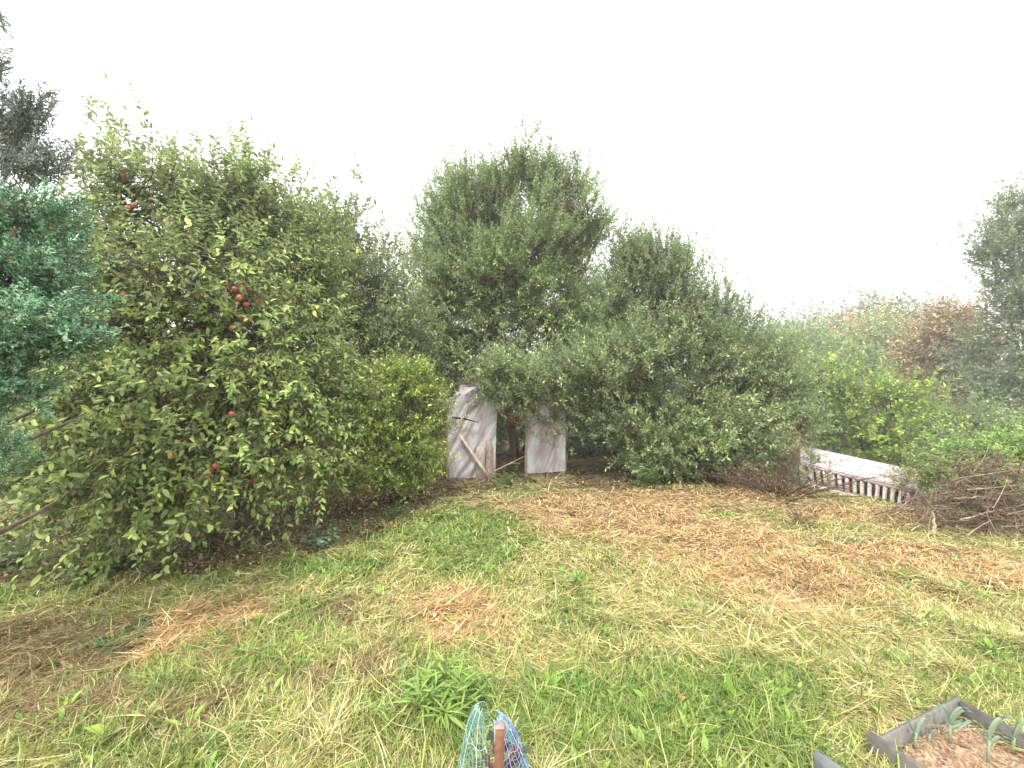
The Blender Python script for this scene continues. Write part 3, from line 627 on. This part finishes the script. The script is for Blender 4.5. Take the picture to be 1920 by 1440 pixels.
sheet(gh, A(x3 + .05, yf + .1, .03), A(x3 + .05, yb, .03), A(x3 + .05, yb, 1.6), A(x3 + .05, yf + .1, 1.6), amp=.03)
sheet(gh, A(x0, yf + .1, 1.18), A(x3, yf + .1, 1.68), A(x3, yb, 1.66), A(x0, yb, 1.64), amp=.06)
sheet(gh, A(x0 - .3, yf - .02, 1.16), A(x0 + .02, yf - .07, 1.12), A(x0 + .03, yf - .07, 1.34), A(x0 - .2, yf - .03, 1.33), 10, 14, .03, 1.5, name='torn_flap')
sheet(gh, A(x1 - .35, yf - .09, 1.2), A(x1 + .05, yf - .09, 1.5), A(x1 + .14, yf - .08, 1.83), A(x1 - .5, yf - .09, 1.35), 14, 24, .05, 2.2, name='torn_flap', fr=14)
mb = MB(); mb.beam((-.15, 7.85, .8), (.25, 7.85, .8), .22, .025, (0, 0, 1), (.2, .13, .09)); mb.beam((.05, 7.95, 0), (.05, 7.95, .79), .05, .04, (0, 1, 0), (.2, .13, .09)); mb.build('shelf', M_wood, gh)
mb = MB(); mb.beam((-.1, 7.8, .9), (.14, 7.8, .9), .16, .17, (0, 0, 1), (.3, .09, .05)); mb.beam((-.11, 7.8, .993), (.15, 7.8, .993), .18, .012, (0, 0, 1), (.36, .12, .07))
V = mb.build('wooden_box', M_wood); tag(V, 'small red-brown box on the shelf in the dark greenhouse doorway', 'box')
mb = MB(); mb.beam(at(862, 815, 6.88), at(914, 892, 6.75), .05, .03, (0, 1, 0), (.45, .37, .3)); o = mb.build('plank', M_wood); tag(o, 'narrow weathered plank leaning diagonally across the left polythene panel', 'plank')
mb = MB(); mb.tube([at(848, 783, 6.84), at(870, 785, 6.83), at(897, 792, 6.84)], [.022, .018, .006], 6, (.03, .025, .03)); o = mb.build('stick', M_bark); tag(o, 'short dark stick poking sideways through the left polythene panel', 'stick')
mb = MB(); mb.tube([at(918, 888, 6.85), at(950, 872, 6.85), at(986, 854, 6.9)], [.012, .01, .005], 5, (.42, .33, .22)); mb.tube([at(950, 872, 6.85), at(962, 868, 6.8), at(975, 869, 6.8)], .005, 5, (.42, .33, .22)); o = mb.build('dry_branch', M_bark); tag(o, 'pale dry branch propped in the greenhouse doorway', 'branch')

# dry twiggy plants
def twigbush(name, label, cat, base, n, h, spread, col, r=.004, leafn=0, leafc=None, leafL=.03, sub=5, upw=1.):
    bx, by = base; root = empty(name, (bx, by, float(zt(bx, by)))); tag(root, label, cat); b0 = np.array(root.location); mb = MB(); tips = []
    for _ in range(n):
        a = rng.random() * 6.283; rr = spread * rng.random() ** .6; s = b0 + np.array([math.cos(a), math.sin(a), 0]) * rr * .3; s[2] = zt(s[0], s[1]) + .0
        e = s + np.array([math.cos(a) * rr, math.sin(a) * rr, h * (.4 + .6 * rng.random()) * upw]) + rng.normal(0, .03, 3)
        md = (s + e) / 2 + np.array([0, 0, .15 * h]) + rng.normal(0, .05, 3) * spread
        p_ = bez(s, md, e, 6); mb.tube(p_, np.linspace(r, r * .4, 6), 4, np.array(col) * math.exp(rng.normal(0, .25)))
        for _k in range(sub):
            q = p_[rng.integers(2, 6)]; d_ = norm(e - s + rng.normal(0, .5, 3) * np.linalg.norm(e - s)) * h * .35 * rng.random()
            mb.sticks(q[None], (q + d_)[None], r * .5, r * .2, np.array(col)); tips += [q + d_ * t_ for t_ in (.3, .6, 1.)]
        tips.append(e)
    mb.build('stems', M_bark, root)
    if leafn:
        T_ = np.array(tips); k = rng.integers(0, len(T_), leafn); P = T_[k] + rng.normal(0, .02, (leafn, 3))
        V, f, c = leaves(P, rand_dir(leafn) + [0, 0, -.3], rand_dir(leafn), leafL * np.exp(rng.normal(0, .3, leafn)), leafL * .45, palette(leafn, leafc, [1] * len(leafc), .2), T8)
        mesh_obj('foliage', V - b0, [f], M_dry, root, c)
    return root
BR = [[.25, .16, .09], [.34, .23, .13], [.17, .1, .06]]
twigbush('dead_shrub', 'dead twiggy shrub spreading left of the white slatted frame', 'shrub', gnd(1455, 918), 190, .5, .95, (.11, .075, .055), .005, 700, BR, .03)
twigbush('dead_weed', 'tall brown dried weeds with pinkish seed heads behind the dead shrub', 'weed', (4.9, 7.15), 50, .95, .25, (.36, .24, .17), .004, 1500, [[.45, .3, .22], [.36, .24, .16]], .03)
twigbush('dead_weed', 'brown withered dock plant right of the apple leaves and below the yellow-green shrub', 'weed', gnd(728, 928), 40, .45, .22, (.22, .14, .08), .005, 700, BR, .05)
twigbush('dead_weed', 'brown dry vine dangling at the top left corner of the greenhouse', 'weed', (-1.3, 7.2), 30, 1.75, .22, (.36, .25, .18), .004, 900, [[.4, .27, .19], [.3, .2, .13]], .05)
for q_, lab_ in ((540, 'brown dead undergrowth below the right half of the large apple tree'), (650, 'brown dead undergrowth below the yellow-green shrub, left of the withered dock')):
    twigbush('dead_undergrowth', lab_, 'undergrowth', gnd(q_, 945), 70, .4, .45, (.26, .17, .1), .004, 900, [[.38, .26, .15], [.28, .18, .1], [.46, .36, .2]], .035)
twigbush('cut_stubble', 'dark tuft of cut stalks in front of the dead shrub', 'stubble', gnd(1498, 978), 40, .16, .16, (.2, .13, .08), .004, 60, BR, .04)
twigbush('cut_stubble', 'dark tuft of cut stalks in the middle of the russet hay', 'stubble', gnd(1500, 1092), 34, .07, .14, (.13, .085, .05), .004, 40, BR, .04)
twigbush('cut_stubble', 'greyish tuft of cut stalks on the left side of the lawn', 'stubble', gnd(640, 1165), 40, .08, .12, (.2, .16, .12), .0035, 30, BR, .04)
twigbush('cut_stubble', 'greyish tuft of cut stalks beside the russet patch in the middle of the lawn', 'stubble', gnd(830, 1262), 36, .06, .1, (.2, .16, .12), .003, 20, BR, .03)

# leafy seedlings and herbs standing under the apple tree
def herb(label, px, py, n, h, L, pal, spread=.12, wr=.5, name='leafy_plant', hue=M_leaf):
    bx, by = gnd(px, py); root = empty(name, (bx, by, float(zt(bx, by)))); tag(root, label, 'plant'); b0 = np.array(root.location); mb = MB(); P = []; D = []
    for _ in range(n):
        a = rng.random() * 6.283; s = b0 + np.append(rng.normal(0, spread * .38, 2), 0); s[2] = zt(s[0], s[1]); e = s + np.array([math.cos(a) * spread, math.sin(a) * spread, h * (.5 + .6 * rng.random())])
        p_ = bez(s, s + np.array([0, 0, h * .5]), e, 7); mb.tube(p_, np.linspace(.003, .0015, 7), 4, (.13, .17, .05))
        for j in range(1, 7):
            for _q in range(2):
                P.append(p_[j]); aa = rng.random() * 6.283; D.append([math.cos(aa), math.sin(aa), rng.normal(.1, .3)])
    mb.build('stems', M_leaf, root); P = np.array(P); D = np.array(D); n_ = len(P)
    V, f, c = leaves(P, D, rng.normal(0, .35, (n_, 3)) + [0, 0, 1], L * np.exp(rng.normal(0, .25, n_)), L * wr, palette(n_, pal, [1] * len(pal), .15), T8)
    mesh_obj('foliage', V - b0, [f], hue, root, c)
HB = [[.14, .24, .06], [.1, .17, .05], [.19, .3, .08]]; HG = [[.15, .22, .12], [.2, .28, .17], [.1, .16, .08]]
twigbush('dry_grass', 'dry straw tuft at the foot of the right polythene panel', 'grass tuft', gnd(1025, 893), 90, .2, .4, (.46, .38, .2), .003, 0, sub=2)
twigbush('dry_grass', 'dry straw tuft at the foot of the left polythene panel', 'grass tuft', gnd(875, 905), 80, .14, .35, (.4, .32, .18), .003, 0, sub=2)
herb('clump of grey-green strawberry-like leaves at the far left edge', 20, 1060, 34, .3, .06, HG, .22, .7)
herb('leafy green seedling clump at the left, below the drooping apple boughs', 235, 1062, 26, .22, .06, HB, .2, .6)
herb('small upright green seedlings beside the left edge clump', 170, 1085, 20, .18, .05, HB, .14, .5)
herb('light green shoot clump under the apple tree, right of the seedlings', 395, 1005, 14, .3, .06, HB, .12, .5)
herb('green weed clump between the litter and the green grass strip', 610, 1020, 16, .18, .06, HG, .14, .6)
herb('dark green weed clump below the brown withered dock', 745, 962, 12, .16, .05, HB, .12, .5)
herb('green herb clump in front of the greenhouse doorway', 955, 905, 20, .26, .05, HB, .16, .4)
herb('bright green weed at the foot of the drooping willow', 1215, 905, 18, .4, .06, HB, .16, .5)
herb('coarse green tuft just left of the netted stake', 840, 1335, 60, .16, .1, [[.24, .38, .08], [.3, .44, .1]], .12, .12)
herb('dark green tuft lying in the brown hay at far left', 238, 1205, 24, .07, .07, [[.08, .15, .06]], .1, .2)

# ------------------------------------------------------------ white slatted frame
fr = empty('slatted_frame', (5.4, 6.4, float(zt(5.4, 6.4)))); tag(fr, 'white painted wooden frame with slatted front lying down the slope by the brush pile', 'frame')
L0 = at(1505, 905, 6.75); R0 = at(1706, 962, 6.3)           # bottom rail
L1 = at(1500, 868, 6.8); R1 = at(1716, 922, 6.35)             # where slats meet the top board
L2 = at(1500, 836, 7.25); R2 = at(1726, 885, 6.8)           # far edge of the top board
WH = (.46, .41, .41)
def board(name, a, b, c_, d_, th, col, mat=M_paint):
    """slab from four corners, thickness th"""
    n = norm(np.cross(b - a, d_ - a)) * th; P = np.array([a, b, c_, d_, a + n, b + n, c_ + n, d_ + n]); mb = MB()
    mb.add(P, [np.array([[0, 3, 2, 1], [4, 5, 6, 7], [0, 1, 5, 4], [1, 2, 6, 5], [2, 3, 7, 6], [3, 0, 4, 7]])], col); return mb.build(name, mat, fr)
mid_ = lambda a, b, q: a + (b - a) * q
for j in range(3):
    a_, b_ = mid_(L1, L2, j / 3 + .01), mid_(L1, L2, (j + 1) / 3 - .01); c_, d_ = mid_(R1, R2, (j + 1) / 3 - .01), mid_(R1, R2, j / 3 + .01)
    board('top_board', a_, d_, c_, b_, .02, np.array(WH) * (1 - .05 * j) * 1.05)
for (a_, b_, w, col) in [(L0, R0, .07, (.62, .5, .56)), (mid_(L0, L1, .14), mid_(R0, R1, .14), .03, (.2, .15, .14)), (mid_(L0, L1, .93), mid_(R0, R1, .93), .05, (.35, .27, .27))]:
    mb = MB(); mb.beam(a_, b_, .04, w, (0, 0, 1), col); mb.build('rail', M_paint, fr)
mb = MB(); o_ = np.array([.02, .1, 0]); mb.beam(mid_(L0, L1, .5) + o_, mid_(R0, R1, .5) + o_, .02, .3, (0, 0, 1), (.07, .05, .045)); mb.build('gap_shade_board', M_wood, fr)  # near-black board behind the slats, shade of the gaps put into its colour
ns = 15
for j in range(ns):
    q = (j + .5) / ns; a_ = mid_(mid_(L0, R0, q), mid_(L1, R1, q), .16); b_ = mid_(mid_(L0, R0, q + .012), mid_(L1, R1, q - .012), .9)
    c_ = [(.58, .5, .45), (.62, .6, .6), (.55, .42, .46), (.6, .58, .48)][j % 4]
    mb = MB(); mb.beam(a_, b_, .062, .02, (0, 1, 0), c_); mb.build('slat', M_paint, fr)
for q in (0., .27, 1.):
    mb = MB(); t0_ = mid_(L0, R0, q); mb.beam(t0_ - [0, 0, .12], mid_(L1, R1, q), .06, .05, (0, 1, 0), (.3, .22, .19)); mb.build('leg', M_wood, fr)
    mb = MB(); e_ = mid_(L2, R2, q); mb.beam(np.array([e_[0], e_[1] - .05, float(zt(e_[0], e_[1])) - .05]), e_ - [0, .05, .03], .05, .05, (0, 1, 0), (.3, .22, .19)); mb.build('leg', M_wood, fr)

# ------------------------------------------------------------ brush pile: every thick bough its own thing, the fine twigs one mass
def bough(label, pts, r, col, twigs=6):
    pts = np.array(pts); mb = MB(); n = 14; t_ = np.linspace(0, 1, n); k = np.linspace(0, 1, len(pts))
    P = np.stack([np.interp(t_, k, pts[:, i]) for i in range(3)], 1)
    P[1:-1] = (P[:-2] + P[1:-1] * 2 + P[2:]) / 4; P += rng.normal(0, r * .35, P.shape)
    mb.tube(P, np.linspace(r, r * .35, n) * np.exp(rng.normal(0, .07, n)), 7, col)
    for _ in range(twigs):
        i_ = rng.integers(3, n); d_ = norm(P[min(i_ + 1, n - 1)] - P[i_ - 1] + rng.normal(0, .12, 3)) * (.1 + .25 * rng.random())
        mb.tube([P[i_], P[i_] + d_ * .5 + rng.normal(0, .01, 3), P[i_] + d_], [r * .35, r * .22, r * .1], 4, col)
    o = mb.build('cut_branch', M_bark, None, True); return tag(o, label, 'branch', 'cut branches of the brush pile')
PB = (.4, .31, .22); DB = (.19, .13, .09)
bough('pale upright stub branch standing at the left end of the brush pile', [at(1750, 1012, 4.35), at(1752, 985, 4.4), at(1750, 962, 4.45)], .024, PB, 0)
bough('pale forked branch lying lowest in front of the brush pile', [at(1828, 1032, 4.15), at(1860, 1022, 4.15), at(1895, 1018, 4.2), at(1912, 1000, 4.3)], .02, PB, 1)
bough('long brown branch sloping up leftmost of the pile', [at(1700, 1012, 4.4), at(1735, 995, 4.5), at(1790, 980, 4.7), at(1850, 960, 4.8)], .012, DB)
bough('brown branch crossing over the stub branch', [at(1715, 950, 4.9), at(1755, 938, 4.75), at(1810, 920, 4.8), at(1850, 905, 4.9)], .014, PB)
bough('pale straight branch across the upper middle of the pile', [at(1790, 935, 4.5), at(1840, 931, 4.5), at(1890, 927, 4.5)], .012, PB)
bough('thin pale branch rising to the right out of the pile', [at(1800, 975, 4.4), at(1860, 958, 4.4), at(1925, 945, 4.5)], .01, PB)
bough('grey branch on top of the pile leaning up to the right', [at(1800, 930, 4.8), at(1830, 905, 4.8), at(1880, 885, 4.9)], .012, DB)
bough('dark branch on the right side of the pile', [at(1850, 1000, 4.5), at(1890, 975, 4.6), at(1945, 960, 4.7)], .014, DB)
def brush(n=900):
    mb = MB()
    for _ in range(n):
        c_ = np.array([5.45, 4.6]) + np.array([rng.normal(0, .38), rng.normal(0, .24)]); z0 = float(zt(*c_))
        hmax = .8 * math.exp(-((c_[0] - 5.6) / .7) ** 2) + .08; z = z0 + .03 + hmax * rng.random()
        a = rng.normal(.3, .8) + (np.pi if rng.random() < .5 else 0); e = rng.normal(.3, .4); L = .2 + .5 * rng.random()
        d_ = np.array([math.cos(a) * math.cos(e), math.sin(a) * math.cos(e) * .6, abs(math.sin(e)) * .8]) * L
        s = np.array([c_[0], c_[1], z]) - d_ * .5; s[2] = max(s[2], z0 + .01)
        mb.tube(bez(s, s + d_ * .5 + rng.normal(0, .05, 3), s + d_, 5), np.linspace(.002 + .005 * rng.random(), .0015, 5), 4, palette(1, [[.17, .11, .08], [.26, .18, .13], [.34, .26, .18], [.1, .07, .05]], [3, 2, 1, 2])[0])
    o = mb.build('brush_twigs', M_bark, None, True); tag(o, 'tangle of thin cut twigs heaped in the brush pile', kind='stuff')
brush()

# ------------------------------------------------------------ raised bed with leeks
A2 = np.array([2.08, 1.87]); uu = norm(np.array([-.53, -.20])); ww = norm(np.array([.35, -.94])); LU, LW, TOP = .57, 1.2, .12
Bp = lambda a, b, z: np.array([*(A2 + uu * a + ww * b), z])
bed = empty('raised_bed', Bp(LU / 2, LW / 2, 0)); tag(bed, 'raised bed edged with grey boards and planted with leeks, bottom right', 'raised bed')
GB = (.15, .14, .125)
for (a_, b_) in [((-.03, 0), (LU + .0, 0)), ((LU + .012, -.04), (LU + .012, LW)), ((-.012, .014), (-.012, LW)), ((0, LW - .01), (LU, LW - .01))]:
    mb = MB(); mb.beam(Bp(*a_, TOP / 2 - .03), Bp(*b_, TOP / 2 - .03), .016, TOP + .06, (0, 0, 1), np.array(GB) * math.exp(rng.normal(0, .1))); mb.build('edging_board', M_stone, bed)
a_, b_ = np.meshgrid(np.linspace(.005, LU - .005, 70), np.linspace(.012, LW - .02, 130)); xy = A2 + a_.ravel()[:, None] * uu + b_.ravel()[:, None] * ww
z = .02 + .03 * fbm(xy[:, 0], xy[:, 1], .12, 3) + .018 * vn(xy[:, 0], xy[:, 1], .018, 9); i = (np.arange(129)[:, None] * 70 + np.arange(69)[None]).ravel()
mesh_obj('soil', local(np.column_stack([xy, z]), bed), [np.stack([i, i + 70, i + 71, i + 1], 1)], M_soil, bed, palette(len(xy), [[.3, .2, .13], [.38, .27, .17], [.22, .14, .09]], [2, 1, 1], .12), True)
n = 2600; q = rng.random((n, 2)) * [LU - .02, LW - .04] + .01; xy = A2 + q[:, :1] * uu + q[:, 1:] * ww
V, f, c = leaves(np.column_stack([xy, .042 + .018 * rng.random(n)]), rand_dir(n) * [1, 1, .2], rng.normal(0, .3, (n, 3)) + [0, 0, 1], .012 + .03 * rng.random(n) ** 2, .006, palette(n, [[.42, .3, .2], [.3, .2, .13], [.52, .42, .28], [.5, .28, .2]], [2, 2, 1, 1]), T4)
tag(mesh_obj('mulch', V, [f], M_dry, None, c), 'dry chopped mulch strewn over the soil of the raised bed', kind='stuff')
mb = MB(); E0 = np.array([1.225, 1.61, 0]); d_ = np.array([.52, -.85, 0]); mb.beam(E0 + [0, 0, .035], E0 + d_ * .9 + [0, 0, .035], .014, .17, (0, 0, 1), (.2, .21, .22)); o = mb.build('edging_board', M_stone); tag(o, 'lone dark grey edging board standing in the grass, left of the raised bed', 'board')
def leek(label, px, py, dtop, h, nl, bend):
    h *= .72
    b = at(px, py, 1.6); d = (EYE - .05) * F / (py - HY); x, y = (px - CX) / F * d, d
    root = empty('leek', (x, y, .04)); tag(root, label, 'leek', 'leeks in the raised bed'); b0 = np.array(root.location)
    mb = MB(); mb.tube([b0 - [0, 0, .02], b0 + [0, 0, h * .3], b0 + [.003, 0, h * .55]], [.006, .0055, .005], 8, (.4, .47, .33)); mb.build('stalk', M_leaf, root, True)
    mb = MB()
    for k in range(nl):
        a = k * math.pi + rng.normal(0, .5); s = b0 + np.array([0, 0, h * (.35 + .08 * k)]); L = h * (.5 + .4 * rng.random()); out_ = np.array([math.cos(a), math.sin(a) * .5, 0])
        p_ = bez(s, s + np.array([0, 0, L]) + out_ * L * .35, s + out_ * L * (.55 + bend) + np.array([0, 0, L * (1 - bend * 1.2)]), 9)
        w = .5 * np.array([.006, .011, .013, .013, .012, .011, .009, .006, .001]); side = norm(np.cross(np.gradient(p_, axis=0), out_ + [0, 0, .01])); nn = norm(np.cross(side, np.gradient(p_, axis=0)))
        V = np.stack([p_ - side * w[:, None], p_ + nn * w[:, None] * .5, p_ + side * w[:, None]], 1).reshape(-1, 3)
        f = np.concatenate([[[3 * i_, 3 * i_ + 1, 3 * i_ + 4, 3 * i_ + 3], [3 * i_ + 1, 3 * i_ + 2, 3 * i_ + 5, 3 * i_ + 4]] for i_ in range(8)])
        mb.add(V, [f], np.array([.22, .36, .27]) * math.exp(rng.normal(0, .12)))
    mb.build('leaves', M_leaf, root, True)
leek('slim leek nearest the left corner of the raised bed', 1716, 1400, 0, .17, 2, .1)
leek('thick leek with forked leaves below the far corner of the bed', 1781, 1392, 0, .21, 5, .3)
leek('stout blue-green leek with an arching leaf, in the middle of the bed', 1853, 1432, 0, .26, 5, .6)
leek('leek closest to the right edge of the photo', 1900, 1408, 0, .17, 3, .2)
leek('small leek just right of the slim one', 1742, 1390, 0, .1, 2, .3)

# ------------------------------------------------------------ netted stake at the bottom
ap = at(905, 1325, 1.5)
def net(name, label, a0, a1, col, apex, rad, nm, nr, white):
    mb = MB(); base = np.array([-.055, 1.47, 0.]); H = apex[2]
    def pt(a, t_):
        r = rad * (t_ ** .5) * (1 + .06 * math.sin(a * 3 + t_ * 5)); c_ = apex * (1 - t_) + np.array([base[0], base[1], .0]) * t_
        return np.array([c_[0] + math.cos(a) * r, c_[1] + math.sin(a) * r, H * (1 - t_) + .01])
    for k in range(nm):
        a = a0 + (a1 - a0) * (k / (nm - 1)); ts = np.linspace(.02, 1, 26)
        mb.tube([pt(a + .02 * math.sin(40 * t_ + k), t_) for t_ in ts], .0011, 4, white if k % 4 == 0 else col)
    for j in range(nr):
        t_ = (j + .5) / nr; aa = np.linspace(a0, a1, 40); mb.tube([pt(a, t_ + .012 * math.sin(a * 9 + j)) for a in aa], .0009, 4, white if j % 5 == 0 else col)
    o = mb.build(name, M_net, None, True); tag(o, label, 'netting')
net('garden_netting', 'green and white plastic netting draped in a cone round the wooden stake', R(85), R(275), (.16, .36, .28), ap, .165, 24, 24, (.6, .72, .68))
net('garden_netting', 'blue plastic netting on the right side of the wooden stake', R(-85), R(85), (.2, .38, .6), at(926, 1342, 1.5), .165, 20, 20, (.55, .6, .75))
s0 = at(937, 1362, 1.38)
mb = MB(); mb.beam((s0[0] - .012, s0[1] + .02, -.1), s0, .032, .028, (0, 1, 0), (.2, .1, .055)); mb.box(s0 + [0, 0, .0015], (.031, .027, .003), c3=(.36, .24, .2)); o = mb.build('wooden_stake', M_wood); tag(o, 'short brown wooden stake with a pale sawn top inside the netting', 'stake')
sd_ = empty('seedling', (-.04, 1.49, float(zt(-.04, 1.49)))); tag(sd_, 'dark purple-stemmed seedling under the plastic netting', 'plant'); b0 = np.array(sd_.location)
mb = MB(); P = []; D = []
for k in range(9):
    a = k * .7; e = b0 + np.array([math.cos(a) * .07, math.sin(a) * .07, .26 - .01 * k]); p_ = bez(b0, b0 + [0, 0, .15], e, 6); mb.tube(p_, .0035, 5, (.16, .05, .07))
    for q in p_[2:]:
        P.append(q); D.append([math.cos(a + rng.normal(0, .8)), math.sin(a + rng.normal(0, .8)), .3])
mb.build('stems', M_bark, sd_); P = np.array(P); V, f, c = leaves(P, np.array(D), rng.normal(0, .3, (len(P), 3)) + [0, 0, 1], .05, .03, palette(len(P), [[.1, .06, .08], [.08, .1, .05], [.3, .06, .06]], [2, 2, .7]), T8)
mesh_obj('foliage', V - b0, [f], M_leaf, sd_, c)

# ------------------------------------------------------------ damp air
hz_m = bpy.data.materials.new('damp_air'); hz_m.use_nodes = True; t = hz_m.node_tree; t.nodes.clear()
o = t.nodes.new('ShaderNodeOutputMaterial'); v = t.nodes.new('ShaderNodeVolumePrincipled'); v.inputs['Density'].default_value = .0034
v.inputs['Color'].default_value = (.97, .97, .98, 1); v.inputs['Anisotropy'].default_value = .2; t.links.new(v.outputs[0], o.inputs['Volume'])
mb = MB(); mb.box((0, 0, 4.5), (1260, 1260, 21)); o = mb.build('haze', hz_m); tag(o, 'thin damp white haze in the air', kind='stuff')
print('zmin', V[:, 2].min())
